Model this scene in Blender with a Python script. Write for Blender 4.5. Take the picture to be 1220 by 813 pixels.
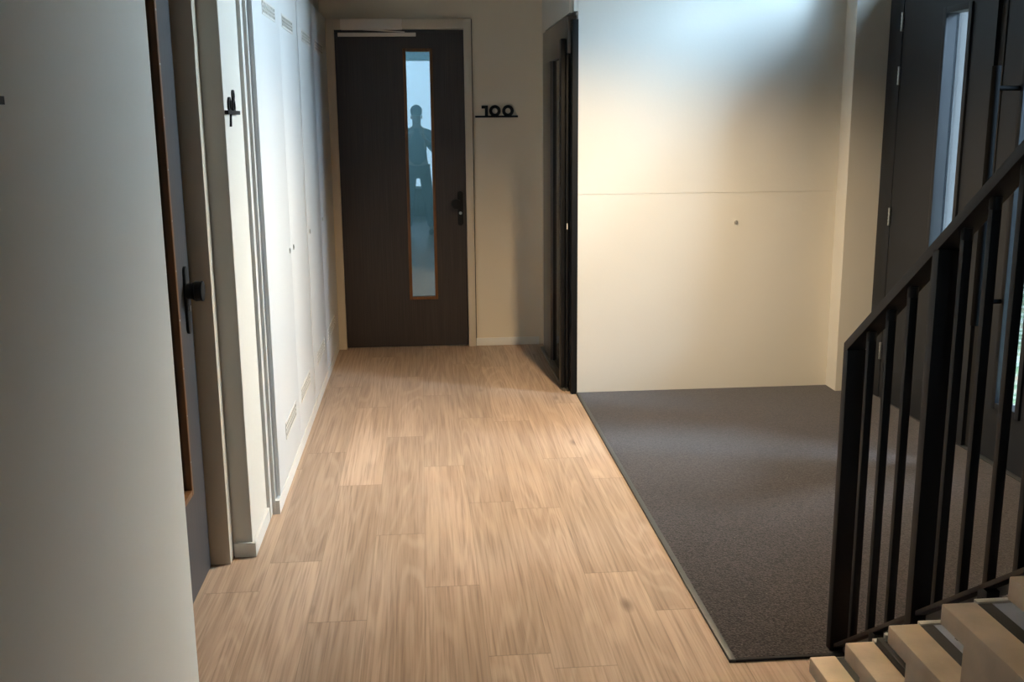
import bpy, bmesh, math, random
from mathutils import Vector, Matrix
random.seed(7)
C = bpy.context.scene.collection
S = bpy.context.scene
for o in list(bpy.data.objects): bpy.data.objects.remove(o)

# ------------------------------------------------------------------ camera
H = 1.665
F, PITCH, ROLL, YAW = 1224.45, 0.209931, 0.0090844, 0.0842949
sy, cy, sp, cp = math.sin(YAW), math.cos(YAW), math.sin(PITCH), math.cos(PITCH)
fwd = Vector((sy*cp, cy*cp, -sp)); right = Vector((cy, -sy, 0)); down = fwd.cross(right)
r2 = right*math.cos(ROLL) + down*math.sin(ROLL); d2 = -right*math.sin(ROLL) + down*math.cos(ROLL)
cam_d = bpy.data.cameras.new('camera'); cam = bpy.data.objects.new('camera', cam_d); C.objects.link(cam)
cam_d.sensor_width = 36; cam_d.lens = 36*F/1220; cam_d.clip_start = 0.02; cam_d.clip_end = 200
M = Matrix((r2, -d2, -fwd)).transposed().to_4x4(); M.translation = (0, 0, H)
cam.matrix_world = M
S.camera = cam

# ------------------------------------------------------------------ colour management, world and lights
S.view_settings.view_transform = 'Standard'; S.view_settings.look = 'None'
S.view_settings.gamma = 1; S.view_settings.use_curve_mapping = False
S.view_settings.exposure = 0.08
S.cycles.max_bounces = 8; S.cycles.diffuse_bounces = 5; S.cycles.glossy_bounces = 4; S.cycles.transparent_max_bounces = 8
S.cycles.sample_clamp_indirect = 6; S.cycles.caustics_reflective = False; S.cycles.caustics_refractive = False
S.cycles.use_denoising = True

def lin(r, g, b):
    f = lambda c: c/12.92 if c <= .04045 else ((c+.055)/1.055)**2.4
    return (f(r/255), f(g/255), f(b/255), 1)

w = bpy.data.worlds.new('sky'); S.world = w; w.use_nodes = True
nt = w.node_tree; bg = nt.nodes['Background']
bg.inputs['Color'].default_value = (.66, .83, 1, 1); bg.inputs['Strength'].default_value = 3.0

def area(name, loc, rot, sx, sz, power, color, portal=False):
    l = bpy.data.lights.new(name, 'AREA'); l.shape = 'RECTANGLE'; l.size = sx; l.size_y = sz
    l.energy = power; l.color = color
    if portal: l.cycles.is_portal = True
    o = bpy.data.objects.new(name, l); C.objects.link(o); o.location = loc; o.rotation_euler = rot
    return o
R90 = math.pi/2
# daylight outside the high window over the entrance doors, and outside the window behind the camera
area('transom_daylight', (5.0, 5.95, 3.7), (0, math.radians(74), 0), 2.0, 1.8, 1900, (.72, .86, 1))
area('transom_sky', (5.4, 1.2, 5.6), (0, math.radians(58), math.radians(-40)), 4.6, 6.0, 9500, (.55, .76, 1))
area('rear_daylight', (0.03, -3.62, 1.6), (R90, 0, 0), .85, 2.3, 1, (1, 1, 1), portal=True)
area('door_slit_daylight', (3.05, 5.2, 1.3), (0, R90, 0), 1.8, 0.25, 8, (.75, .88, 1))
# warm recessed ceiling lamp of the hall
sp_d = bpy.data.lights.new('ceiling_lamp_light', 'SPOT'); sp_d.energy = 410; sp_d.color = (1, .755, .465)
sp_d.spot_size = math.radians(140); sp_d.spot_blend = 1; sp_d.shadow_soft_size = .05
spo = bpy.data.objects.new('ceiling_lamp_light', sp_d); C.objects.link(spo); spo.location = (1.02, 4.75, 2.70)
# added unseen fill light behind the far door, gives its glass a blue base
pl = bpy.data.lights.new('far_room_fill', 'POINT'); pl.energy = 16; pl.color = (.45, .74, 1); pl.shadow_soft_size = .15
plo = bpy.data.objects.new('far_room_fill', pl); C.objects.link(plo); plo.location = (-.3, 8.7, 2.3)

# ------------------------------------------------------------------ materials
def mat(name, col, rough=.5, metal=0, spec=.5, bump=None, var=None):
    m = bpy.data.materials.new(name); m.use_nodes = True
    n = m.node_tree; b = n.nodes['Principled BSDF']
    b.inputs['Base Color'].default_value = col; b.inputs['Roughness'].default_value = rough
    b.inputs['Metallic'].default_value = metal; b.inputs['Specular IOR Level'].default_value = spec
    tc = n.nodes.new('ShaderNodeTexCoord')
    if var:   # (scale vec, amount)
        mp = n.nodes.new('ShaderNodeMapping'); mp.inputs['Scale'].default_value = var[0]
        no = n.nodes.new('ShaderNodeTexNoise'); no.inputs['Scale'].default_value = 1; no.inputs['Detail'].default_value = 4
        n.links.new(tc.outputs['Object'], mp.inputs['Vector']); n.links.new(mp.outputs[0], no.inputs['Vector'])
        cr = n.nodes.new('ShaderNodeMapRange'); cr.inputs['From Min'].default_value = .3; cr.inputs['From Max'].default_value = .7
        cr.inputs['To Min'].default_value = 1-var[1]; cr.inputs['To Max'].default_value = 1+var[1]
        n.links.new(no.outputs['Fac'], cr.inputs['Value'])
        vm = n.nodes.new('ShaderNodeVectorMath'); vm.operation = 'SCALE'; vm.inputs[0].default_value = col[:3]
        n.links.new(cr.outputs[0], vm.inputs['Scale']); n.links.new(vm.outputs[0], b.inputs['Base Color'])
    if bump:  # (scale, strength)
        no2 = n.nodes.new('ShaderNodeTexNoise'); no2.inputs['Scale'].default_value = bump[0]; no2.inputs['Detail'].default_value = 3
        n.links.new(tc.outputs['Object'], no2.inputs['Vector'])
        bp = n.nodes.new('ShaderNodeBump'); bp.inputs['Strength'].default_value = bump[1]; bp.inputs['Distance'].default_value = .01
        n.links.new(no2.outputs['Fac'], bp.inputs['Height']); n.links.new(bp.outputs[0], b.inputs['Normal'])
    return m

m_wall = mat('painted wall', lin(222, 218, 208), .6, bump=(60, .04), var=((1.5, 1.5, 1.5), .02))
m_white = mat('white paint', lin(228, 226, 220), .4)
m_frame = mat('cream lacquer', lin(208, 196, 176), .45)
m_cab = mat('white lacquered board', lin(224, 226, 226), .35, bump=(30, .02))
m_black = mat('black powder coat', lin(13, 13, 14), .55, spec=.3, bump=(300, .06))
m_blackgloss = mat('black satin aluminium', lin(12, 13, 15), .45, spec=.3)
m_bronze = mat('dark anodised aluminium', lin(88, 82, 76), .32, .35)
m_alu = mat('aluminium', lin(120, 118, 110), .4, .8)
m_steel = mat('brushed steel', lin(190, 190, 185), .3, 1)
m_door = mat('dark wood veneer', lin(52, 43, 38), .45, var=((160, 160, 2.2), .34), bump=(120, .03))
m_door2 = mat('dark grey veneer', lin(62, 62, 64), .5, var=((120, 120, 2), .2))
m_bead = mat('brown hardwood bead', lin(112, 72, 34), .45, var=((60, 60, 6), .3))
m_extdoor = mat('anthracite lacquer', lin(34, 37, 42), .5, spec=.25, bump=(200, .03))
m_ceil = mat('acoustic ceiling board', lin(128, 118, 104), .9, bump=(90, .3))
m_rear = mat('rear wall paint', lin(120, 112, 100), .8)
m_rubber = mat('black rubber', lin(22, 22, 22), .7)
m_tread = mat('pale worn stone', lin(226, 204, 178), .42, var=((6, 6, 6), .22), bump=(50, .08))
m_treadgrey = mat('blue grey tread cover', lin(155, 164, 188), .5, var=((9, 9, 9), .12), bump=(60, .08))
m_treaddark = mat('dark grey side band', lin(46, 45, 42), .7)
m_string = mat('brown grey steel', lin(52, 45, 40), .6, spec=.3)
m_bolt = mat('bright zinc', lin(225, 225, 220), .35, .4)
m_barblack = mat('matt black bar', lin(7, 7, 8), .8, spec=.08)
m_closer = mat('silver grey lacquer', lin(226, 216, 204), .45)
m_gravel = mat('grey painted steel', lin(112, 110, 108), .5)
m_metaledge = mat('grey metal edging', lin(66, 70, 72), .45, .3)
m_matedge = mat('dark mat edging', lin(30, 30, 31), .8)
m_debris = mat('pale grit', lin(190, 180, 165), .8)
m_skin = mat('skin', lin(190, 150, 125), .5)
m_shirt = mat('navy cloth', lin(38, 46, 62), .9)
m_trouser = mat('dark denim', lin(30, 36, 48), .9)
m_hair = mat('brown hair', lin(45, 34, 26), .7)
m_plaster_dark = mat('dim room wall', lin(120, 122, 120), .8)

def glass(name, tint, refl, rough=0.0):
    m = bpy.data.materials.new(name); m.use_nodes = True; n = m.node_tree; n.nodes.clear()
    out = n.nodes.new('ShaderNodeOutputMaterial'); mx = n.nodes.new('ShaderNodeMixShader')
    t = n.nodes.new('ShaderNodeBsdfTransparent'); t.inputs[0].default_value = tint
    g = n.nodes.new('ShaderNodeBsdfGlossy'); g.inputs['Roughness'].default_value = rough
    lw = n.nodes.new('ShaderNodeLayerWeight'); lw.inputs['Blend'].default_value = .25
    mr = n.nodes.new('ShaderNodeMapRange'); mr.inputs['To Min'].default_value = refl; mr.inputs['To Max'].default_value = .9
    n.links.new(lw.outputs['Fresnel'], mr.inputs['Value']); n.links.new(mr.outputs[0], mx.inputs['Fac'])
    n.links.new(t.outputs[0], mx.inputs[1]); n.links.new(g.outputs[0], mx.inputs[2]); n.links.new(mx.outputs[0], out.inputs[0])
    return m
m_glass = glass('clear glass', (.92, .96, .97, 1), .03)
m_visglass = glass('blue tinted glass', (.62, .80, .89, 1), .19)
m_darkglass = glass('dark glass', (.25, .26, .28, 1), .03)

def floor_material():
    m = bpy.data.materials.new('oak plank vinyl'); m.use_nodes = True; n = m.node_tree; b = n.nodes['Principled BSDF']; L = n.links.new
    uv = n.nodes.new('ShaderNodeUVMap'); uv.uv_map = 'plank'
    at = n.nodes.new('ShaderNodeAttribute'); at.attribute_name = 'seed'
    tc = n.nodes.new('ShaderNodeTexCoord')
    off = n.nodes.new('ShaderNodeCombineXYZ')
    mu = n.nodes.new('ShaderNodeMath'); mu.operation = 'MULTIPLY'; mu.inputs[1].default_value = 37
    L(at.outputs['Fac'], mu.inputs[0]); L(mu.outputs[0], off.inputs[2]); L(mu.outputs[0], off.inputs[0])
    add = n.nodes.new('ShaderNodeVectorMath'); L(tc.outputs['Object'], add.inputs[0]); L(off.outputs[0], add.inputs[1])
    def noise(sc, det, dist, rgh=.55):
        mp = n.nodes.new('ShaderNodeMapping'); mp.inputs['Scale'].default_value = sc
        no = n.nodes.new('ShaderNodeTexNoise'); no.inputs['Scale'].default_value = 1; no.inputs['Detail'].default_value = det
        no.inputs['Distortion'].default_value = dist; no.inputs['Roughness'].default_value = rgh
        L(add.outputs[0], mp.inputs['Vector']); L(mp.outputs[0], no.inputs['Vector']); return no.outputs['Fac']
    fine = noise((130, 2.4, 1), 5, 0)
    broad = noise((11, .9, 1), 3, .2)
    # cathedral figure: bands of a smooth stretched field
    fig = noise((5, .38, 1), 1, .1)
    m1 = n.nodes.new('ShaderNodeMath'); m1.operation = 'MULTIPLY'; m1.inputs[1].default_value = 100; L(fig, m1.inputs[0])
    m2 = n.nodes.new('ShaderNodeMath'); m2.operation = 'SINE'; L(m1.outputs[0], m2.inputs[0])
    mapf = n.nodes.new('ShaderNodeMapRange'); mapf.inputs['From Min'].default_value = -1; L(m2.outputs[0], mapf.inputs['Value'])
    # knots
    kmp = n.nodes.new('ShaderNodeMapping'); kmp.inputs['Scale'].default_value = (4.2, 1.7, 1); L(add.outputs[0], kmp.inputs['Vector'])
    kv = n.nodes.new('ShaderNodeTexVoronoi'); kv.inputs['Scale'].default_value = 1; L(kmp.outputs[0], kv.inputs['Vector'])
    kr = n.nodes.new('ShaderNodeMapRange'); kr.inputs['From Min'].default_value = .03; kr.inputs['From Max'].default_value = .12
    kr.inputs['To Min'].default_value = 1; kr.inputs['To Max'].default_value = 0; L(kv.outputs['Distance'], kr.inputs['Value'])
    def mixc(fac, a, c, blend='MIX'):
        mx = n.nodes.new('ShaderNodeMix'); mx.data_type = 'RGBA'; mx.blend_type = blend
        if isinstance(fac, float): mx.inputs[0].default_value = fac
        else: L(fac, mx.inputs[0])
        if isinstance(a, tuple): mx.inputs[6].default_value = a
        else: L(a, mx.inputs[6])
        if isinstance(c, tuple): mx.inputs[7].default_value = c
        else: L(c, mx.inputs[7])
        return mx.outputs[2]
    def scaled(src, lo, hi, a=.3, z=.7):
        r = n.nodes.new('ShaderNodeMapRange'); r.inputs['From Min'].default_value = a; r.inputs['From Max'].default_value = z
        r.inputs['To Min'].default_value = lo; r.inputs['To Max'].default_value = hi; L(src, r.inputs['Value']); return r.outputs[0]
    base = mixc(scaled(broad, 0, 1), FC[0], FC[1])
    base = mixc(scaled(fine, 0.0, .55, .46, .68), base, FC[2])
    base = mixc(scaled(mapf.outputs[0], 0, .20, .6, 1), base, FC[3])
    kg = n.nodes.new('ShaderNodeMath'); kg.operation = 'GREATER_THAN'; kg.inputs[1].default_value = .72
    ks = n.nodes.new('ShaderNodeSeparateColor'); L(kv.outputs['Color'], ks.inputs[0]); L(ks.outputs[0], kg.inputs[0])
    km = n.nodes.new('ShaderNodeMath'); km.operation = 'MULTIPLY'; L(kr.outputs[0], km.inputs[0]); L(kg.outputs[0], km.inputs[1])
    base = mixc(scaled(km.outputs[0], 0, .7, 0, 1), base, FC[4])
    # each plank its own tone
    tone = scaled(at.outputs['Fac'], .88, 1.10, 0, 1)
    vm = n.nodes.new('ShaderNodeVectorMath'); vm.operation = 'SCALE'; L(base, vm.inputs[0]); L(tone, vm.inputs['Scale'])
    # joint line between planks (UV in metres, second layer holds the plank length)
    sx = n.nodes.new('ShaderNodeSeparateXYZ'); L(uv.outputs[0], sx.inputs[0])
    def edge(o, size, wd):
        a = n.nodes.new('ShaderNodeMath'); a.operation = 'SUBTRACT'; a.inputs[0].default_value = size; L(o, a.inputs[1])
        c = n.nodes.new('ShaderNodeMath'); c.operation = 'MINIMUM'; L(o, c.inputs[0]); L(a.outputs[0], c.inputs[1])
        d = n.nodes.new('ShaderNodeMapRange'); d.inputs['From Min'].default_value = 0; d.inputs['From Max'].default_value = wd
        L(c.outputs[0], d.inputs['Value']); return d.outputs[0]
    e1 = edge(sx.outputs[0], PW, .0016); e2 = edge(sx.outputs[1], PL, .004)
    mi = n.nodes.new('ShaderNodeMath'); mi.operation = 'MINIMUM'; L(e1, mi.inputs[0]); L(e2, mi.inputs[1])
    em = n.nodes.new('ShaderNodeMapRange'); em.inputs['To Min'].default_value = .62; L(mi.outputs[0], em.inputs['Value'])
    vm2 = n.nodes.new('ShaderNodeVectorMath'); vm2.operation = 'SCALE'; L(vm.outputs[0], vm2.inputs[0]); L(em.outputs[0], vm2.inputs['Scale'])
    L(vm2.outputs[0], b.inputs['Base Color'])
    b.inputs['Roughness'].default_value = .42; b.inputs['Specular IOR Level'].default_value = .35
    bp = n.nodes.new('ShaderNodeBump'); bp.inputs['Strength'].default_value = .12; bp.inputs['Distance'].default_value = .002
    L(fine, bp.inputs['Height']); L(bp.outputs[0], b.inputs['Normal'])
    return m
PW, PL = .1995, 1.355
FC = [lin(182, 158, 138), lin(160, 136, 116), lin(112, 90, 74), lin(206, 186, 164), lin(80, 60, 48)]

def carpet_material():
    m = bpy.data.materials.new('ribbed brown mat pile'); m.use_nodes = True; n = m.node_tree; b = n.nodes['Principled BSDF']; L = n.links.new
    tc = n.nodes.new('ShaderNodeTexCoord')
    a = n.nodes.new('ShaderNodeTexNoise'); a.inputs['Scale'].default_value = 160; a.inputs['Detail'].default_value = 3; L(tc.outputs['Object'], a.inputs['Vector'])
    c = n.nodes.new('ShaderNodeTexNoise'); c.inputs['Scale'].default_value = 2.2; c.inputs['Detail'].default_value = 4; L(tc.outputs['Object'], c.inputs['Vector'])
    r = n.nodes.new('ShaderNodeValToRGB'); r.color_ramp.elements[0].position = .36; r.color_ramp.elements[1].position = .66
    r.color_ramp.elements[0].color = lin(19, 17, 18); r.color_ramp.elements[1].color = lin(76, 68, 68); L(a.outputs['Fac'], r.inputs[0])
    mr = n.nodes.new('ShaderNodeMapRange'); mr.inputs['From Min'].default_value = .3; mr.inputs['From Max'].default_value = .7
    mr.inputs['To Min'].default_value = .82; mr.inputs['To Max'].default_value = 1.15; L(c.outputs['Fac'], mr.inputs['Value'])
    vm = n.nodes.new('ShaderNodeVectorMath'); vm.operation = 'SCALE'; L(r.outputs[0], vm.inputs[0]); L(mr.outputs[0], vm.inputs['Scale'])
    # pale lint specks
    v = n.nodes.new('ShaderNodeTexVoronoi'); v.inputs['Scale'].default_value = 26; L(tc.outputs['Object'], v.inputs['Vector'])
    k = n.nodes.new('ShaderNodeMapRange'); k.inputs['From Min'].default_value = .035; k.inputs['From Max'].default_value = .06
    k.inputs['To Min'].default_value = 1; k.inputs['To Max'].default_value = 0; L(v.outputs['Distance'], k.inputs['Value'])
    gt = n.nodes.new('ShaderNodeMath'); gt.operation = 'GREATER_THAN'; gt.inputs[1].default_value = .7
    sc = n.nodes.new('ShaderNodeSeparateColor'); L(v.outputs['Color'], sc.inputs[0]); L(sc.outputs[0], gt.inputs[0])
    mm = n.nodes.new('ShaderNodeMath'); mm.operation = 'MULTIPLY'; L(k.outputs[0], mm.inputs[0]); L(gt.outputs[0], mm.inputs[1])
    mx = n.nodes.new('ShaderNodeMix'); mx.data_type = 'RGBA'; L(mm.outputs[0], mx.inputs[0]); L(vm.outputs[0], mx.inputs[6]); mx.inputs[7].default_value = lin(150, 142, 132)
    L(mx.outputs[2], b.inputs['Base Color']); b.inputs['Roughness'].default_value = .9; b.inputs['Specular IOR Level'].default_value = .2
    b.inputs['Sheen Weight'].default_value = .25
    bp = n.nodes.new('ShaderNodeBump'); bp.inputs['Strength'].default_value = .6; bp.inputs['Distance'].default_value = .004
    L(a.outputs['Fac'], bp.inputs['Height']); L(bp.outputs[0], b.inputs['Normal'])
    return m

def leaf_litter():
    m = bpy.data.materials.new('leaf litter and grass'); m.use_nodes = True; n = m.node_tree; b = n.nodes['Principled BSDF']; L = n.links.new
    tc = n.nodes.new('ShaderNodeTexCoord')
    v = n.nodes.new('ShaderNodeTexVoronoi'); v.inputs['Scale'].default_value = 14; L(tc.outputs['Object'], v.inputs['Vector'])
    sc = n.nodes.new('ShaderNodeSeparateColor'); L(v.outputs['Color'], sc.inputs[0])
    r = n.nodes.new('ShaderNodeValToRGB'); e = r.color_ramp.elements
    e[0].color = lin(90, 120, 80); e[1].color = lin(235, 235, 225)
    x = e.new(.35); x.color = lin(150, 175, 130); x = e.new(.6); x.color = lin(190, 150, 120); x = e.new(.8); x.color = lin(215, 220, 205)
    L(sc.outputs[0], r.inputs[0]); L(r.outputs[0], b.inputs['Base Color']); b.inputs['Roughness'].default_value = .9
    return m

# ------------------------------------------------------------------ mesh helpers
def tag(o, label=None, cat=None, group=None, kind=None):
    if label: o['label'] = label
    if cat: o['category'] = cat
    if group: o['group'] = group
    if kind: o['kind'] = kind
    return o
def thing(name, loc, label, cat, group=None, kind=None):
    o = bpy.data.objects.new(name, None); C.objects.link(o); o.location = loc; o.empty_display_size = .1
    return tag(o, label, cat, group, kind)
ORG = {}
def origin(p):
    v = Vector((0, 0, 0))
    while p is not None: v += Vector(p.location); p = p.parent
    return v
class MB:
    """collects world-space shapes into one mesh object"""
    def __init__(s): s.b = bmesh.new()
    def box(s, x0, x1, y0, y1, z0, z1, bev=0):
        t = bmesh.new(); bmesh.ops.create_cube(t, size=1)
        for v in t.verts: v.co = Vector(((x0+x1)/2+v.co.x*(x1-x0), (y0+y1)/2+v.co.y*(y1-y0), (z0+z1)/2+v.co.z*(z1-z0)))
        if bev: bmesh.ops.bevel(t, geom=t.edges[:], offset=bev, segments=2, affect='EDGES', profile=.6)
        s._merge(t); return s
    def _merge(s, t):
        me = bpy.data.meshes.new('t'); t.to_mesh(me); t.free(); s.b.from_mesh(me); bpy.data.meshes.remove(me)
    def prism(s, pts, d, bev=0):
        """pts: planar polygon (3D), extruded by vector d"""
        t = bmesh.new(); vs = [t.verts.new(p) for p in pts]; f = t.faces.new(vs)
        r = bmesh.ops.extrude_face_region(t, geom=[f]); 
        bmesh.ops.translate(t, vec=Vector(d), verts=[g for g in r['geom'] if isinstance(g, bmesh.types.BMVert)])
        bmesh.ops.recalc_face_normals(t, faces=t.faces[:])
        if bev: bmesh.ops.bevel(t, geom=t.edges[:], offset=bev, segments=2, affect='EDGES', profile=.6)
        s._merge(t); return s
    def cyl(s, a, b, r, r1=None, n=24, bev=0):
        a, b = Vector(a), Vector(b); d = b-a; t = bmesh.new()
        bmesh.ops.create_cone(t, cap_ends=True, segments=n, radius1=r, radius2=r if r1 is None else r1, depth=d.length)
        if bev:
            ed = [e for e in t.edges if len(e.link_faces) == 2 and any(len(f.verts) > 4 for f in e.link_faces)]
            bmesh.ops.bevel(t, geom=ed, offset=bev, segments=2, affect='EDGES', profile=.6)
        q = Vector((0, 0, 1)).rotation_difference(d.normalized()).to_matrix().to_4x4()
        bmesh.ops.transform(t, matrix=Matrix.Translation((a+b)/2) @ q, verts=t.verts); s._merge(t); return s
    def ball(s, c, r, sc=(1, 1, 1)):
        t = bmesh.new(); bmesh.ops.create_uvsphere(t, u_segments=24, v_segments=14, radius=r)
        for v in t.verts: v.co = Vector((c[0]+v.co.x*sc[0], c[1]+v.co.y*sc[1], c[2]+v.co.z*sc[2]))
        s._merge(t); return s
    def ring(s, o, u, v, n, ro, ri, d, a0=0, a1=2*math.pi, k=40):
        """annular sector: o centre, u/v in-plane unit axes, extruded along n by d"""
        o, u, v, n = map(Vector, (o, u, v, n)); t = bmesh.new(); full = abs(a1-a0-2*math.pi) < 1e-6
        N = k if full else k+1; L = []
        for i in range(N):
            a = a0+(a1-a0)*i/k; e = u*math.cos(a)+v*math.sin(a)
            L.append([t.verts.new(o+e*ro), t.verts.new(o+e*ri), t.verts.new(o+e*ri+n*d), t.verts.new(o+e*ro+n*d)])
        for i in range(k):
            A, B = L[i], L[(i+1) % N]
            for j in range(4): t.faces.new((A[j], A[(j+1) % 4], B[(j+1) % 4], B[j]))
        if not full: t.faces.new(L[0]); t.faces.new(L[-1][::-1])
        bmesh.ops.recalc_face_normals(t, faces=t.faces[:]); s._merge(t); return s
    def build(s, name, m, parent=None, smooth=True, label=None):
        me = bpy.data.meshes.new(name); o_ = origin(parent)
        base = o_
        if parent is None:
            xs = [v.co for v in s.b.verts]
            base = Vector((sum(c.x for c in xs)/len(xs), sum(c.y for c in xs)/len(xs), min(c.z for c in xs)))
        bmesh.ops.translate(s.b, vec=-base, verts=s.b.verts)
        s.b.to_mesh(me); s.b.free(); me.materials.append(m)
        ob = bpy.data.objects.new(name, me); C.objects.link(ob)
        if parent is None: ob.location = base
        else: ob.parent = parent
        if smooth:
            for p in me.polygons: p.use_smooth = True
            me.set_sharp_from_angle(angle=math.radians(35))
        if label: ob['label'] = label
        return ob
def rect_ring(mb, plane, a0, a1, b0, b1, wd, d0, d1, bev=.001, sides='lrtb'):
    """frame of four bars; plane 'x' (normal x, a=y, b=z) or 'y' (normal y, a=x, b=z)"""
    def bx(p0, p1, q0, q1):
        if plane == 'x': mb.box(d0, d1, p0, p1, q0, q1, bev)
        else: mb.box(p0, p1, d0, d1, q0, q1, bev)
    if 'l' in sides: bx(a0, a0+wd, b0, b1)
    if 'r' in sides: bx(a1-wd, a1, b0, b1)
    if 't' in sides: bx(a0+wd, a1-wd, b1-wd, b1)
    if 'b' in sides: bx(a0+wd, a1-wd, b0, b0+wd)
    return mb
def plate_with_hole(mb, plane, a0, a1, b0, b1, h, d0, d1):
    """slab with a rectangular hole h=(ha0,ha1,hb0,hb1)"""
    def bx(p0, p1, q0, q1):
        if p1-p0 < 1e-5 or q1-q0 < 1e-5: return
        if plane == 'x': mb.box(d0, d1, p0, p1, q0, q1)
        else: mb.box(p0, p1, d0, d1, q0, q1)
    bx(a0, h[0], b0, b1); bx(h[1], a1, b0, b1); bx(h[0], h[1], b0, h[2]); bx(h[0], h[1], h[3], b1)
    return mb

# ------------------------------------------------------------------ the shell
YF, YW = 7.66, 6.155          # far wall, face of the white wall block
XL, XR = -.705, 2.72          # left wall face, entrance door plane
ZC = 3.1                      # ceiling
YB = -3.5                     # rear wall
XC = .885                     # side wall of the corridor end

def build_floor():
    t = bmesh.new(); uvl = t.loops.layers.uv.new('plank'); sd = t.faces.layers.float.new('seed')
    joints = {-4: 3.1, -3: 2.6, -2: 3.54, -1: 3.786, 0: 3.276, 1: 4.018, 2: 3.51, 3: 2.99, 4: 4.25, 5: 3.567, 6: 4.6}
    rnd = random.Random(11)
    for r in range(-5, 12):
        x0 = -.43+PW*r; x1 = x0+PW
        j = joints.get(r, rnd.uniform(0, PL))
        y = j-PL*math.ceil((j-YB)/PL)
        while y < 8.2:
            s = rnd.random(); cx0, cx1 = max(x0, -1.1), min(x1, 2.75); cy0, cy1 = max(y, YB), min(y+PL, 8.2)
            if cx1 > cx0 and cy1 > cy0:
                vs = [t.verts.new((a, b, 0)) for a, b in ((cx0, cy0), (cx1, cy0), (cx1, cy1), (cx0, cy1))]
                f = t.faces.new(vs); f[sd] = s
                for l in f.loops: l[uvl].uv = (l.vert.co.x-x0, l.vert.co.y-y)
            y += PL
    # slab thickness
    for a, b in (((-1.1, YB), (2.75, YB)), ((2.75, YB), (2.75, 8.2)), ((2.75, 8.2), (-1.1, 8.2)), ((-1.1, 8.2), (-1.1, YB))):
        t.faces.new([t.verts.new((a[0], a[1], 0)), t.verts.new((a[0], a[1], -.1)), t.verts.new((b[0], b[1], -.1)), t.verts.new((b[0], b[1], 0))])
    t.faces.new([t.verts.new(p) for p in ((-1.1, YB, -.1), (-1.1, 8.2, -.1), (2.75, 8.2, -.1), (2.75, YB, -.1))])
    me = bpy.data.meshes.new('floor'); t.to_mesh(me); t.free(); me.materials.append(floor_material())
    o = bpy.data.objects.new('floor', me); C.objects.link(o)
    tag(o, 'light oak plank floor running down the hall', 'floor', kind='structure')
build_floor()
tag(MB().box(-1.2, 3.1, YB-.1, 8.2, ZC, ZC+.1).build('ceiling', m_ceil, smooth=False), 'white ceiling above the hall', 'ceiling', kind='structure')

# left wall: near pier, recess of the first door, pier with the 98 sign, bulkhead above the cupboards
wl = MB()
wl.box(-1.0, -.72, YB, 2.925, 0, ZC, .004)              # near pier
wl.box(-1.0, -.84, 2.925, 3.80, 2.38, ZC)               # above the door
wl.box(-1.0, -.84, 2.80, 2.925, 0, 2.38)
wl.box(-1.0, XL, 3.866, 4.25, 0, ZC, .003)              # pier with number sign
wl.box(-1.0, -.80, 3.80, 3.866, 2.38, ZC)
wl.box(-1.2, -.70, 4.25, YF+.1, 2.42, ZC)               # bulkhead
wl.box(-1.2, -1.12, 4.25, YF+.1, 0, 2.42)
wl.box(-1.12, -1.0, 2.6, 3.95, 0, ZC)
tag(wl.build('wall_left', m_wall, smooth=False), 'pale grey painted wall on the left with a door recess', 'wall', kind='structure')

# far wall with door opening
m_wallfar = mat('warm wall paint', lin(226, 214, 192), .6, bump=(60, .04))
wf = MB(); plate_with_hole(wf, 'y', -.70, XC+.02, 0, ZC, (-.60, .318, 0, 2.32), YF, YF+.10)
wf.box(-.70, XC+.02, YF+.0, YF+.10, 2.6, ZC)
tag(wf.build('wall_far', m_wallfar, smooth=False), 'beige end wall of the hall around the far door', 'wall', kind='structure')

# white wall block right of the corridor; hairline board joint at 1.235 m
wm = MB()
wm.box(.922, 2.90, YW, YW+.10, 0, 1.2351); wm.box(.922, 2.90, YW, YW+.10, 1.2369, ZC)
wm.box(.93, 2.90, YW+.004, YW+.10, 1.2, 1.25)
wm.box(XC, 1.0, 6.26, 7.48, 2.29, ZC); wm.box(XC, 1.0, 7.47, YF+.1, 0, ZC); wm.box(XC+.012, 1.0, YW+.002, 6.26, 2.29, ZC)
tag(wm.build('wall_middle', m_wall, smooth=False), 'cream wall behind the dark entrance mat, with a faint board joint', 'wall', kind='structure')
tag(MB().box(2.522, 2.90, 6.0, YW, 0, ZC, .002).build('wall_pier', m_wall, smooth=False), 'narrow cream wall pier beside the black entrance doors', 'wall', kind='structure')

# right wall: around the entrance doors and the high window
wr = MB()
wr.box(2.78, 2.90, 3.62, 6.0, 2.42, 2.47)
wr.box(2.78, 2.90, 3.62, 6.0, 3.03, ZC); wr.box(2.78, 2.90, 5.88, 6.0, 2.47, 3.03); wr.box(2.78, 2.90, 3.62, 4.80, 2.47, 3.03)
wr.box(2.72, 2.90, YB, 3.62, 0, ZC)
tag(wr.build('wall_right', m_wall, smooth=False), 'cream wall on the right around the entrance doors', 'wall', kind='structure')

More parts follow.
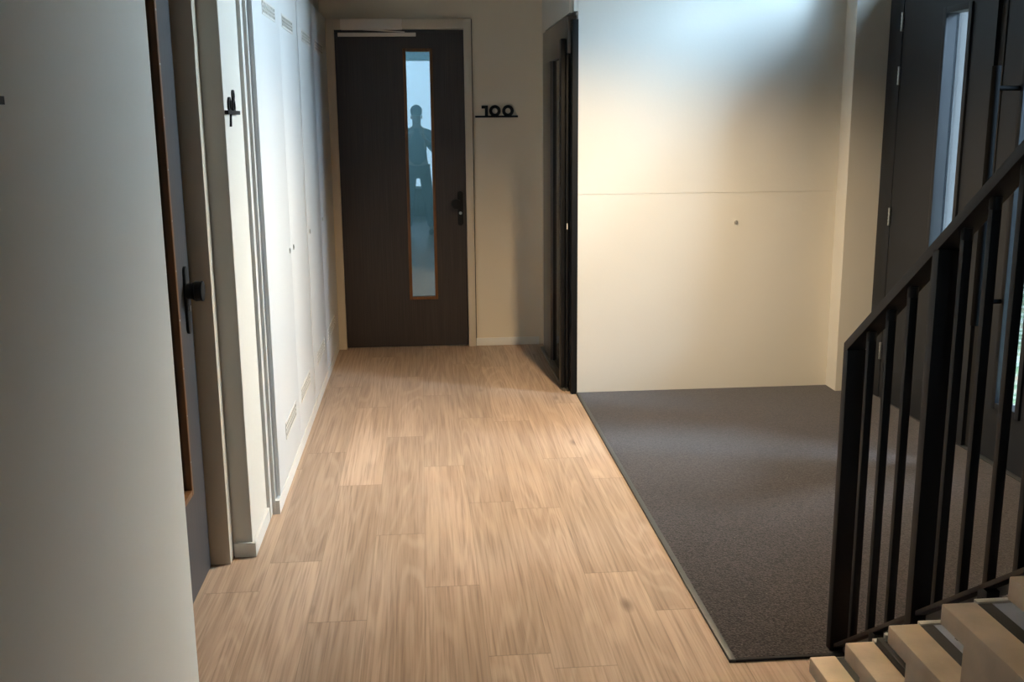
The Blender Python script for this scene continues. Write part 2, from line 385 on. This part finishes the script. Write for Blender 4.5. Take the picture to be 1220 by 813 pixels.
# rear wall with a tall window behind the camera
wb = MB(); plate_with_hole(wb, 'y', -1.0, 2.9, 0, ZC, (-.40, .46, .5, 2.78), YB-.1, YB)
tag(wb.build('wall_rear', m_rear, smooth=False), 'pale wall at the back of the hall with a tall window', 'wall', kind='structure')
w1 = thing('window_1', (.34, YB-.06, .85), 'tall pale framed window in the rear wall', 'window', kind='structure')
f = MB(); rect_ring(f, 'y', -.40, .46, .5, 2.78, .04, YB-.08, YB-.03)
f.build('window_frame', m_white, w1); MB().box(-.36, .42, YB-.06, YB-.052, .54, 2.74).build('window_pane', m_glass, w1)
w2 = thing('window_2', (2.84, 5.36, 2.49), 'high strip window above the black entrance doors', 'window', kind='structure')
f = MB(); rect_ring(f, 'x', 4.80, 5.88, 2.47, 3.03, .04, 2.80, 2.86)
f.build('window_frame', m_extdoor, w2)
MB().box(2.826, 2.834, 4.84, 5.84, 2.51, 2.99).build('window_pane', m_glass, w2)

# dim rooms behind the glass
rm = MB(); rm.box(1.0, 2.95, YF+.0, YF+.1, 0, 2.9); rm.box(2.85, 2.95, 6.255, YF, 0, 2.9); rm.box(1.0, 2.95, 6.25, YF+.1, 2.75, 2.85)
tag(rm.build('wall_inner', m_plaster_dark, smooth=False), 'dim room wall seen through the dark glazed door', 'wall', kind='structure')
rf = MB(); rf.box(-1.3, 1.2, 9.6, 9.7, 0, 2.9); rf.box(-1.4, -1.3, YF+.1, 9.7, 0, 2.9); rf.box(1.2, 1.3, YF+.1, 9.7, 0, 2.9)
rf.box(-1.4, 1.3, YF+.1, 9.7, 2.8, 2.9); rf.box(-1.4, 1.3, 8.2, 9.7, -.1, 0)
tag(rf.build('wall_beyond', m_wall, smooth=False), 'pale room wall behind the far door glass', 'wall', kind='structure')

# skirtings
MB().box(.375, .854, YF-.012, YF, 0, .058, .002).build('baseboard_far', m_white)
tag(bpy.data.objects['baseboard_far'], 'low cream skirting board right of the far door', 'baseboard', kind='structure')
bl = MB(); bl.box(-.775, XL+.014, 3.852, 3.866, 0, .058, .002); bl.box(XL, XL+.014, 3.855, 4.235, 0, .058, .002)
tag(bl.build('baseboard_left', m_white), 'white skirting board wrapping the corner below the 98 sign', 'baseboard', kind='structure')

# outside ground and a pale building
tag(MB().box(2.95, 14, -6, 16, -.25, -.15).build('ground', leaf_litter(), smooth=False), 'leaf strewn ground outside the entrance doors', 'ground', kind='structure')

# ------------------------------------------------------------------ doors
def knob_plate(parent, plane, a, z0, z1, knob_z, d, out, ring=True):
    """black plate with a round knob and a lock cylinder. plane 'y' faces -y at y=d; plane 'x' faces +x at x=d"""
    h = None
    pl_ = MB(); wd = .021
    pts = []
    for i in range(17):
        t = math.pi*i/16; pts.append((wd*math.cos(t), z1-wd+wd*math.sin(t)))
    for i in range(17):
        t = math.pi+math.pi*i/16; pts.append((wd*math.cos(t), z0+wd+wd*math.sin(t)))
    if plane == 'y':
        pl_.prism([(a+p[0], d, p[1]) for p in pts], (0, -.010, 0), .002); n = Vector((0, -1, 0)); ax = lambda o, z: Vector((a+o, d, z))
    else:
        pl_.prism([(d, a+p[0], p[1]) for p in pts], (.010, 0, 0), .002); n = Vector((1, 0, 0)); ax = lambda o, z: Vector((d, a+o, z))
    h = pl_.build('door_handle', m_black, parent)
    k = MB(); b0 = ax(out, knob_z)
    k.cyl(b0+n*.008, b0+n*.03, .028); k.cyl(b0+n*.028, b0+n*.040, .029, .036); k.cyl(b0+n*.040, b0+n*.062, .036, .034, bev=.002); k.cyl(b0+n*.060, b0+n*.066, .036, bev=.001)
    k.build('knob', m_black, h)
    c = MB(); c0 = ax(0, z0+.093); c.cyl(c0+n*.008, c0+n*.016, .011); c.build('lock_cylinder', m_steel, h)
    return h

# far door
d2 = thing('door_2', (-.141, YF, 0), 'dark brown wood door with a tall narrow window at the hall end', 'door', kind='structure')
LY = YF+.012
lf = MB(); plate_with_hole(lf, 'y', -.600, .318, .006, 2.316, (-.108, .083, .375, 2.178), LY, LY+.04); lf.build('door_leaf', m_door, d2, smooth=False)
bd = MB(); rect_ring(bd, 'y', -.120, .093, .364, 2.188, .022, LY-.008, LY+.03, .0015)
bdo = bd.build('glazing_bead', m_bead, d2)
MB().box(-.10, .073, LY+.012, LY+.018, .384, 2.168).build('glass_pane', m_visglass, d2)
fr = MB(); fr.box(-.664, -.600, YF-.028, YF+.06, 0, 2.39, .002); fr.box(.318, .372, YF-.028, YF+.06, 0, 2.39, .002); fr.box(-.600, .318, YF-.028, YF+.06, 2.318, 2.39, .002)
fr.build('door_frame', m_frame, d2)
MB().box(.372, .378, YF-.004, YF, 0, 2.388).build('shadow_gap', m_rubber, d2)
knob_plate(d2, 'y', .273, .915, 1.169, 1.077, LY, -.030)
cl = MB(); cl.box(-.548, -.118, YF-.085, YF-.028, 2.310, 2.384, .004)
for z in (2.352, 2.362): cl.box(-.145, -.122, YF-.0862, YF-.080, z, z+.002)
clo = cl.build('door_closer', m_closer, d2)
ar = MB(); ar.box(-.572, -.022, YF-.035, YF-.006, 2.268, 2.294, .002); ar.build('slide_rail', m_closer, clo)
aa = MB(); aa.prism([(-.45, YF-.045, 2.312), (-.43, YF-.045, 2.319), (-.10, YF-.045, 2.300), (-.10, YF-.045, 2.294)], (0, .012, 0)); aa.build('closer_arm', m_closer, clo)

# near left door (seen edge on)
d1 = thing('door_1', (-.85, 3.35, 0), 'dark grey door on the left seen nearly edge on in its recess', 'door', kind='structure')
LX = -.85
lf = MB(); plate_with_hole(lf, 'x', 2.86, 3.765, .006, 2.316, (3.335, 3.535, .385, 2.178), LX-.04, LX); lf.build('door_leaf', m_door2, d1, smooth=False)
bd = MB(); rect_ring(bd, 'x', 3.325, 3.555, .378, 2.188, .022, LX-.03, LX+.008, .0015); b_ = bd.build('glazing_bead', m_bead, d1)
sc = MB()
for z in [.5+.17*i for i in range(10)]:
    sc.ball((LX+.008, 3.544, z), .003, (.5, 1, 1))
sc.build('bead_screws', m_steel, b_)
MB().box(LX-.018, LX-.012, 3.34, 3.54, .39, 2.17).build('glass_pane', m_visglass, d1)
fr = MB(); fr.box(-.86, -.779, 3.790, 3.855, 0, 2.38, .002); fr.box(-.86, -.83, 2.80, 2.86, 0, 2.38); fr.box(-.86, -.779, 2.86, 3.80, 2.32, 2.38, .002)
fr.build('door_frame', m_frame, d1)
MB().box(-.92, -.86, 3.766, 3.80, 0, 2.32).build('door_seal', m_rubber, d1)
knob_plate(d1, 'x', 3.685, .935, 1.178, 1.09, LX, -.01)

# entrance doors
d3 = thing('door_3', (2.74, 4.9, 0), 'black double entrance door with slim windows and a pull bar', 'door', kind='structure')
fr = MB(); fr.box(2.722, 2.84, 5.832, 5.998, 0, 2.45, .002); fr.box(2.722, 2.84, 3.62, 3.74, 0, 2.45, .002); fr.box(2.722, 2.84, 3.74, 5.832, 2.36, 2.45, .002)
fr.build('door_frame', m_extdoor, d3)
MB().box(2.722, 2.84, 3.74, 5.832, 0, .012).build('threshold', m_metaledge, d3)
def ext_leaf(y0, y1, wy0, wy1, x, zb):
    l = MB(); plate_with_hole(l, 'x', y0, y1, .016, 2.355, (wy0, wy1, zb, 2.195), x, x+.06)
    lo = l.build('door_leaf', m_extdoor, d3, smooth=False)
    g = MB(); rect_ring(g, 'x', wy0-.032, wy1+.032, zb-.032, 2.227, .032, x-.012, x+.004, .002); g.build('window_trim', m_extdoor, lo)
    MB().box(x+.046, x+.054, wy0, wy1, zb, 2.195).build('glass_pane', m_glass, lo)
    return lo
la = ext_leaf(4.848, 5.825, 5.10, 5.32, 2.724, .95)
lb = ext_leaf(3.745, 4.80, 4.43, 4.60, 2.750, .31)
MB().box(2.745, 2.80, 4.80, 4.848, .016, 2.355).build('door_rebate', m_rubber, d3)
for z in (2.20, 1.905, 1.105, .30):
    h = MB()
    for i in range(5): h.cyl((2.716, 5.826, z-.052+i*.0212), (2.716, 5.826, z-.052+i*.0212+.017), .0085, n=16, bev=.001)
    h.cyl((2.716, 5.826, z-.05), (2.716, 5.826, z+.05), .006, n=12)
    h.build('hinge', m_steel, d3, label='bright steel hinge')
pb = MB(); pb.cyl((2.62, 4.632, .69), (2.62, 4.632, 1.897), .020, bev=.002); pb.cyl((2.62, 4.632, 1.797), (2.752, 4.632, 1.797), .011); pb.cyl((2.62, 4.632, .805), (2.752, 4.632, .805), .011)
pb.build('pull_bar', m_barblack, d3)
lk = MB(); lk.cyl((2.712, 4.925, .985), (2.726, 4.925, .985), .026, bev=.003); lk.cyl((2.712, 4.925, 1.075), (2.726, 4.925, 1.075), .026, bev=.003); lk.cyl((2.68, 4.925, 1.075), (2.715, 4.925, 1.075), .012); lk.cyl((2.67, 4.925, 1.075), (2.683, 4.925, 1.075), .026, bev=.003)
lko = lk.build('door_handle', m_black, d3)
MB().prism([(2.713, 4.917, .955), (2.713, 4.933, .955), (2.713, 4.930, .985), (2.713, 4.935, 1.0), (2.713, 4.915, 1.0), (2.713, 4.920, .985)], (-.008, 0, 0)).build('lock_cylinder', m_steel, lko)

# dark glazed door in the side of the corridor end
d4 = thing('door_4', (.89, 6.82, 0), 'black framed dark glass door in the corridor end side wall', 'door', kind='structure')
gf = MB()
gf.box(.868, .95, 6.22, 7.455, 2.06, 2.272, .002)        # header panel
gf.box(.868, .95, 7.05, 7.455, 0.012, 2.06, .002)        # far side panel
gf.build('door_frame', m_bronze, d4)
MB().box(.848, .905, 6.28, 7.50, 0, .014, .002).build('threshold', m_alu, d4)
MB().box(.89, .90, 6.30, 7.05, .014, 2.06).build('glass_pane', m_darkglass, d4)
MB().box(.885, .905, 7.03, 7.05, .014, 2.06).build('pane_gasket', m_rubber, d4)
st = MB(); st.box(.836, .862, 6.26, 6.345, .014, 2.145, .002); st.box(.866, .888, 6.25, 6.345, .014, 2.145, .002)
st.box(.862, .866, 6.28, 6.33, .02, 2.14)
so = st.build('door_stile', m_blackgloss, d4)
MB().box(.870, .876, 6.246, 6.251, 1.02, 1.055).build('latch_plate', m_white, so)
po = MB(); po.box(.888, .924, YW-.006, 6.30, 0, 2.245, .002); po.build('door_post', m_black, d4)
tr = MB(); tr.box(.845, .888, 6.235, 6.26, 0, .012, .001); tr.box(.850, .86, 6.22, 6.25, 0, .02, .001); tr.box(.872, .878, 6.22, 6.25, 0, .02, .001); tr.build('floor_pivot', m_alu, d4)

# ------------------------------------------------------------------ cupboards on the left
XCAB = -.657
def cupboard(y0, y1, seam, vents, locks, label, first):
    c = thing('built_in_cupboard', (-.9, (y0+y1)/2, 0), label, 'cupboard', 'white built-in cupboards along the left wall')
    b = MB(); b.box(-1.1, -.70, y0, y1, 0, 2.40); b.box(-.70, XCAB-.020, y0, y0+.035, .0, 2.40, .001)
    b.box(-.70, XCAB-.020, y1-.02, y1, 0, 2.40, .001); b.box(-.70, XCAB-.022, y0, y1, 2.385, 2.40)
    b.build('carcass', m_cab, c)
    MB().box(-.70, XCAB, y0-(.016 if first else 0), y1, 0, .062, .0015).build('plinth', m_white, c)
    ys = [y0+.018, seam, y1-.004]
    for i in range(2):
        a0, a1 = ys[i]+.0015, ys[i+1]-.0015
        d = MB(); d.box(XCAB-.018, XCAB, a0, a1, .072, 2.392, .0012)
        do = d.build('cupboard_door', m_cab, c)
        for (za, zb, top) in ((2.122, 2.188, True), (.245, .325, False)):
            v0, v1 = vents[i]
            g = MB(); rect_ring(g, 'x', v0, v1, za, zb, .010, XCAB-.001, XCAB+.003, .0008)
            nx, nz = 11, 3
            for k in range(1, nx):
                yy = v0+.01+(v1-v0-.02)*k/nx; g.box(XCAB-.001, XCAB+.002, yy-.007, yy+.007, za+.01, zb-.01)
            for k in range(1, nz):
                zz = za+.01+(zb-za-.02)*k/nz; g.box(XCAB-.001, XCAB+.002, v0+.01, v1-.01, zz-.004, zz+.004)
            go = g.build('vent_grille', m_white, do, smooth=False)
            MB().box(XCAB-.0005, XCAB+.0006, v0+.008, v1-.008, za+.008, zb-.008).build('vent_opening', m_ventdark, do)
        l = MB(); l.cyl((XCAB, locks[i], 1.06), (XCAB+.004, locks[i], 1.06), .014, bev=.001); l.box(XCAB+.003, XCAB+.006, locks[i]-.002, locks[i]+.002, 1.052, 1.068)
        l.build('door_lock', m_steel, do)
    return c
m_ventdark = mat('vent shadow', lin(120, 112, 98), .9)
cupboard(4.318, 5.862, 5.145, ((4.60, 4.99), (5.23, 5.65)), (5.075, 5.225), 'white built-in double cupboard with vent grilles, nearer of the two', True)
cupboard(5.875, 7.655, 6.705, ((6.07, 6.53), (6.80, 7.33)), (6.00, 6.776), 'white built-in double cupboard with vent grilles, next to the far door', False)
# frame strip between the sign pier and the cupboards
ts = MB(); ts.box(-.76, -.690, 4.25, 4.312, 0, 2.42, .002)
ts.box(-.70, -.676, 4.300, 4.316, 0, 2.42, .001)
tag(ts.build('trim_1', m_white), 'narrow white upright strip between the sign wall and the cupboards', 'trim', kind='structure')

# ------------------------------------------------------------------ number signs
def digit(ch, u, n, o, h, t, d):
    """geometric digit; o = left base point on the wall, u = reading direction, n = outward"""
    u, n, o = Vector(u), Vector(n), Vector(o); Z = Vector((0, 0, 1)); m = MB()
    P = lambda a, z: o+u*a+Z*z
    if ch == '1':
        m.prism([P(.020, 0), P(.042, 0), P(.042, h), P(-.004, h), P(-.004, h-.022), P(.020, h-.022)], n*d)
    elif ch == '0':
        m.ring(P(h/2, h/2), u, Z, n, h/2+.003, h/2-t+.001, d)
    elif ch == '8':
        m.ring(P(.030, .024), u, Z, n, .026, .026-t*.5, d*.5); m.ring(P(.030, .062), u, Z, n, .021, .021-t*.5, d*.5)
    elif ch == '6':
        m.ring(P(.038, .036), u, Z, n, .038, .038-t, d)
        m.prism([P(.001, .045), P(.034, .118), P(.054, .118), P(.018, .045)], n*d)
    elif ch == '9':
        m.ring(P(.030, .026), u, Z, n, .029, .029-t*.5, d*.5)
        m.prism([P(.048, .020), P(.059, .024), P(.036, -.052), P(.024, -.052)], n*d*.5)
    return m
def sign(text, start, u, n, xs, bar, h, label):
    s = thing('house_number', start, label, 'number sign', 'black house number signs')
    u_, n_ = Vector(u), Vector(n); st_ = Vector(start)
    for ch, a in zip(text, xs):
        digit(ch, u, n, st_+u_*a+Vector((0, 0, .008)), h, .0205, .014).build('digit', m_black, s)
    b = MB(); b.prism([st_+u_*bar[0], st_+u_*bar[1], st_+u_*bar[1]+Vector((0, 0, .014)), st_+u_*bar[0]+Vector((0, 0, .014))], n_*.014)
    b.build('underline', m_black, s); return s
sign('100', (.392, YF, 1.699), (1, 0, 0), (0, -1, 0), (.052, .106, .201), (0, .313), .078, 'black number 100 with underline on the wall beside the far door')
sign('98', (XL, 3.90, 1.702), (0, 1, 0), (1, 0, 0), (.028, .112), (-.03, .215), .072, 'black number 98 with underline on the left wall pier')
sign('96', (-.72, 1.62, 1.702), (0, 1, 0), (1, 0, 0), (.040, .150), (0, .245), .072, 'black number sign cut off at the left photo edge, only its end showing')

# ------------------------------------------------------------------ mat
m_carpet = carpet_material()
mt = thing('entrance_mat', (1.8, 4.4, 0), 'large dark brown entrance mat in front of the black doors', 'mat')
MB().box(.935, 2.722, 2.885, YW-.002, 0, .010, .002).build('pile', m_carpet, mt)
MB().box(.917, .938, 2.873, YW-.004, 0, .011, .001).build('side_band', m_metaledge, mt)
MB().box(.938, 2.722, 2.873, 2.887, 0, .009, .001).build('front_edge', m_matedge, mt)

# ------------------------------------------------------------------ staircase
ST0Y, ST0Z, GO, RI = 2.578, .176, .226, .166
XS0, XS1, XS2, XS3 = 1.055, 1.130, 1.164, 2.70
NSTEP = 13
stc = thing('staircase', (1.9, 2.5, 0), 'pale stepped staircase rising from the mat towards the camera', 'staircase')
for k in range(NSTEP):
    y, z = ST0Y-GO*k, ST0Z+RI*k; zl = z-RI if k else 0.0
    nt_, oh = .046, .094
    pr = [(y, z), (y, z-nt_), (y-oh, z-nt_), (y-oh, max(zl-.05, 0)), (y-GO-oh-.02, max(zl-.05, 0)), (y-GO-oh-.02, z)]
    e = MB(); e.prism([(XS0, a, b) for a, b in pr], (XS1-XS0, 0, 0), .004)
    so = e.build('step', m_tread, stc)
    pr2 = [(y-.002, z-.004), (y-.002, z-nt_), (y-oh, z-nt_), (y-oh, max(zl-.05, 0)), (y-GO-oh-.02, max(zl-.05, 0)), (y-GO-oh-.02, z-.004)]
    MB().prism([(XS2, a, b) for a, b in pr2], (XS3-XS2, 0, 0), .003).build('tread_cover', m_treadgrey, so)
    MB().prism([(XS1, a, b) for a, b in pr2], (XS2-XS1, 0, 0), .001).build('side_band', m_treaddark, so)  # dark grey band between the pale kerb and the blue grey tread
    if k: MB().box(XS1+.004, XS3, y-.001, y+.016, z-.016, z-.001, .002).build('nosing', m_white, so)
# landing at the top
ytop = ST0Y-GO*(NSTEP-1)-.34; ztop = ST0Z+RI*(NSTEP-1)
tag(MB().box(XS0, 2.72, YB, ytop+.02, ztop-.20, ztop-.002, .004).build('landing', m_tread), 'stair landing slab behind the camera at the top of the steps', 'landing', kind='structure')

# railing
rl = thing('stair_railing', (1.28, 2.92, 0), 'black steel stair railing with upright bars, starting on the dark mat', 'railing')
RX0, RX1 = 1.250, 1.308
def ztop_r(y): return 1.008+(2.925-y)*.727
def zbot_r(y): return .018+(2.919-y)*.729
YE = -.1
hr = MB(); hr.prism([(RX0, 2.928, ztop_r(2.928)), (RX0, 2.928, ztop_r(2.928)-.034), (RX0, YE, ztop_r(YE)-.034), (RX0, YE, ztop_r(YE))], (RX1-RX0, 0, 0), .0015)
hr.build('handrail', m_black, rl)
br = MB(); br.prism([(1.262, 2.93, zbot_r(2.93)), (1.262, 2.925, zbot_r(2.925)-.014), (1.262, YE, zbot_r(YE)-.014), (1.262, YE, zbot_r(YE))], (.036, 0, 0), .001)
br.build('bottom_rail', m_string, rl, label='brownish lower rail')
gs = MB(); gs.prism([(1.292, 2.925, zbot_r(2.925)-.016), (1.292, 2.89, zbot_r(2.89)-.040), (1.292, YE, zbot_r(YE)-.040), (1.292, YE, zbot_r(YE)-.016)], (.008, 0, 0))
gs.build('stringer_strip', m_gravel, rl, label='grey strip below the lower rail')
posts = [2.912, 2.415]
py = 2.415
while py-1.12 > YE: py -= 1.12*.5*2; posts.append(py)
for i, p in enumerate(posts):
    b = MB()
    zb = .010 if i == 0 else zbot_r(p)-.085
    b.box(RX0, RX1, p-.016, p+.016, zb, ztop_r(p)-.028, .0015); b.build('post', m_black, rl)
ys = [2.802, 2.687, 2.572]
y = 2.415-.088
while y > YE+.05:
    ys.append(y); y -= .1115
for y in ys:
    if any(abs(y-p) < .045 for p in posts): continue
    b = MB(); b.box(1.267, 1.289, y-.009, y+.009, zbot_r(y)-.005, ztop_r(y)-.030, .001)
    b.cyl((1.278, y, ztop_r(y)-.060), (1.278, y, ztop_r(y)-.032), .014, n=12)
    b.build('baluster', m_black, rl)
for y in (2.64, 2.10, 1.5, .9, .4):
    MB().box(1.262, 1.30, y-.02, y+.02, zbot_r(y)-.055, zbot_r(y)-.012, .002).build('mounting_bracket', m_black, rl)

# small things
zt = ST0Z+RI-.002
zt += .004
db = thing('metal_bracket', (1.146, 2.25, zt), 'black metal bracket with two bright bolts lying on the second step', 'bracket')
MB().prism([(1.128, 2.33, zt), (1.165, 2.33, zt), (1.165, 2.185, zt), (1.128, 2.165, zt)], (0, 0, .020), .002).build('plate', m_blackgloss, db)
for y in (2.312, 2.205):
    b = MB(); b.cyl((1.148, y, zt+.018), (1.148, y, zt+.036), .006, n=10, bev=.001); b.cyl((1.148, y, zt+.026), (1.148, y, zt+.038), .0095, n=6); b.build('bolt', m_bolt, db, label='bright bolt')
wp = MB(); wp.cyl((1.901, YW, 1.054), (1.901, YW-.004, 1.054), .013, bev=.001)
wpo = thing('wall_plug', (1.901, YW, 1.054), 'small round white screw cap on the cream wall', 'screw cap')
wp.build('cap', m_white, wpo); w_ = MB(); w_.ring((1.901, YW-.004, 1.054), (1, 0, 0), (0, 0, 1), (0, -1, 0), .010, .006, .002); w_.build('rim', m_steel, wpo)
def chip(x, y, z, s, label):
    r = random.Random(int(x*1e4)); t = bmesh.new(); bmesh.ops.create_icosphere(t, subdivisions=2, radius=s)
    for v in t.verts: v.co = Vector((v.co.x*1.5, v.co.y, v.co.z*.5))*(1+r.uniform(-.25, .25))
    m = MB(); m._merge(t); bmesh.ops.translate(m.b, vec=(x, y, z+s*.35), verts=m.b.verts)
    o = m.build('plaster_crumb', m_chipd, smooth=True); tag(o, label, 'crumb')
m_chipd = mat('grey crumb', lin(120, 112, 100), .9)
chip(1.187, 2.05, ST0Z+2*RI-.004, .006, 'tiny grey crumb lying on the third step')

# ceiling lamp of the hall
cl = thing('ceiling_spotlight', (1.02, 4.75, ZC), 'white cylinder spotlight hanging from the ceiling above the entrance mat', 'ceiling lamp')
c_ = MB(); c_.cyl((1.02, 4.75, ZC), (1.02, 4.75, 2.84), .012, n=12); c_.cyl((1.02, 4.75, 2.85), (1.02, 4.75, 2.76), .05, .062); c_.cyl((1.02, 4.75, ZC), (1.02, 4.75, ZC-.02), .05); c_.build('lamp_body', m_white, cl)
c_ = MB(); c_.ring((1.02, 4.75, 2.76), (1, 0, 0), (0, 1, 0), (0, 0, -1), .064, .055, .03); c_.build('lamp_rim', m_white, cl)
m_em = bpy.data.materials.new('lamp glow'); m_em.use_nodes = True; bb = m_em.node_tree.nodes['Principled BSDF']
bb.inputs['Emission Color'].default_value = (1, .72, .4, 1); bb.inputs['Emission Strength'].default_value = 8
MB().cyl((1.02, 4.75, 2.758), (1.02, 4.75, 2.752), .054).build('lamp_glass', m_em, cl)

# ------------------------------------------------------------------ the photographer, standing behind the camera (seen mirrored in the far door's glass)
def skin(name, verts, edges, radii, m, parent, root=0, sub=2):
    me = bpy.data.meshes.new(name); o_ = origin(parent)
    me.from_pydata([Vector(v)-o_ for v in verts], edges, []); me.materials.append(m)
    ob = bpy.data.objects.new(name, me); C.objects.link(ob); ob.parent = parent
    sk = ob.modifiers.new('skin', 'SKIN'); sk.use_smooth_shade = True
    for i, r in enumerate(radii):
        d = me.skin_vertices[0].data[i]; d.radius = (r, r) if not isinstance(r, tuple) else r
        d.use_root = (i == root)
    ss = ob.modifiers.new('sub', 'SUBSURF'); ss.levels = sub; ss.render_levels = sub
    return ob
PXc, PYc = -.07, -.42
pr = thing('person', (PXc, PYc, 0), 'person standing with legs apart, holding up a phone, mirrored in the far door glass', 'person')
def q(x, y, z): return (PXc+x, PYc+y, z)
bv = [q(0, 0, 1.02), q(0, 0, 1.18), q(0, .0, 1.38), q(0, -.01, 1.54), q(0, 0, 1.62), q(0, .01, 1.72), q(0, .02, 1.82),
      q(-.10, 0, .96), q(-.14, .02, .54), q(-.17, -.02, .10), q(-.18, .10, .04), q(-.18, .18, .03),
      q(.10, 0, .96), q(.15, .02, .54), q(.19, -.02, .10), q(.20, .10, .04), q(.20, .18, .03),
      q(-.20, 0, 1.50), q(-.27, .02, 1.24), q(-.13, .20, 1.42), q(.20, 0, 1.50), q(.27, .02, 1.24), q(.12, .20, 1.42)]
be = [(0, 1), (1, 2), (2, 3), (3, 4), (4, 5), (5, 6), (0, 7), (7, 8), (8, 9), (9, 10), (10, 11), (0, 12), (12, 13), (13, 14), (14, 15), (15, 16), (3, 17), (17, 18), (18, 19), (3, 20), (20, 21), (21, 22)]
brd = [(.15, .11), (.145, .10), (.16, .11), (.13, .09), .055, (.075, .09), (.07, .085), .09, .062, .042, .042, .035, .09, .062, .042, .042, .035, .065, .046, .032, .065, .046, .032]
body = skin('body', bv, be, brd, m_skin, pr)
skin('shirt', [q(0, 0, 1.0)]+bv[1:4]+[bv[17], bv[18], q(-.17, .15, 1.37), bv[20], bv[21], q(.16, .15, 1.37)], [(0, 1), (1, 2), (2, 3), (3, 4), (4, 5), (5, 6), (3, 7), (7, 8), (8, 9)],
     [(.17, .13), (.16, .12), (.175, .125), (.14, .10), .078, .058, .048, .078, .058, .048], m_shirt, pr)
skin('trousers', [q(0, 0, 1.02), bv[7], bv[8], bv[9], bv[12], bv[13], bv[14]], [(0, 1), (1, 2), (2, 3), (0, 4), (4, 5), (5, 6)], [(.165, .125), .105, .080, .065, .105, .080, .065], m_trouser, pr)
hm = MB(); hm.ball(q(0, -.01, 1.84), .098, (.92, 1.05, .95)); hr_ = hm.build('hair', m_hair, pr)
for s in (-1, 1):
    sh = MB(); sh.ball(q(.19*s, .09, .04), .055, (.9, 2.6, .75)); sh.build('shoe', m_rubber, pr)
    ea = MB(); ea.ball(q(.078*s, .0, 1.75), .028, (.4, .7, 1.1)); ea.build('ear', m_skin, pr)
    # hand: palm with four fingers and a thumb round the phone edge
    b0 = Vector(bv[19 if s < 0 else 22]); hx = s*.085
    hv = [b0, q(hx*1.05, .26, 1.49), q(hx*1.0, .30, 1.53)]; hed = [(0, 1), (1, 2)]; hrd = [.030, (.036, .02), (.036, .018)]
    for kf in range(4):
        zf = 1.52+.022*kf; i0 = len(hv)
        hv += [q(hx, .315, zf), q(hx*.80, .345, zf+.004), q(hx*.55, .348, zf+.004), q(hx*.40, .340, zf+.002)]
        hed += [(2, i0), (i0, i0+1), (i0+1, i0+2), (i0+2, i0+3)]; hrd += [.010, .009, .0085, .007]
    i0 = len(hv); hv += [q(hx*.95, .285, 1.50), q(hx*.75, .29, 1.535), q(hx*.58, .295, 1.555)]
    hed += [(1, i0), (i0, i0+1), (i0+1, i0+2)]; hrd += [.012, .011, .009]
    skin('hand', hv, hed, hrd, m_skin, pr)
nz = MB(); nz.ball(q(0, .10, 1.745), .016, (.8, 1.1, 1.4)); nz.build('nose', m_skin, pr)
for s in (-1, 1):
    e_ = MB(); e_.ball(q(.032*s, .088, 1.775), .012); e_.build('eye', m_white, pr)
mo = MB(); mo.ball(q(0, .096, 1.70), .02, (1.1, .4, .3)); mo.build('mouth', mat('lips', lin(150, 90, 80), .5), pr)
phn = MB(); phn.box(PXc-.075, PXc+.075, PYc+.322, PYc+.330, 1.515, 1.590, .004)
tag(phn.build('phone', m_blackgloss), 'black phone held sideways by the standing person', 'phone')
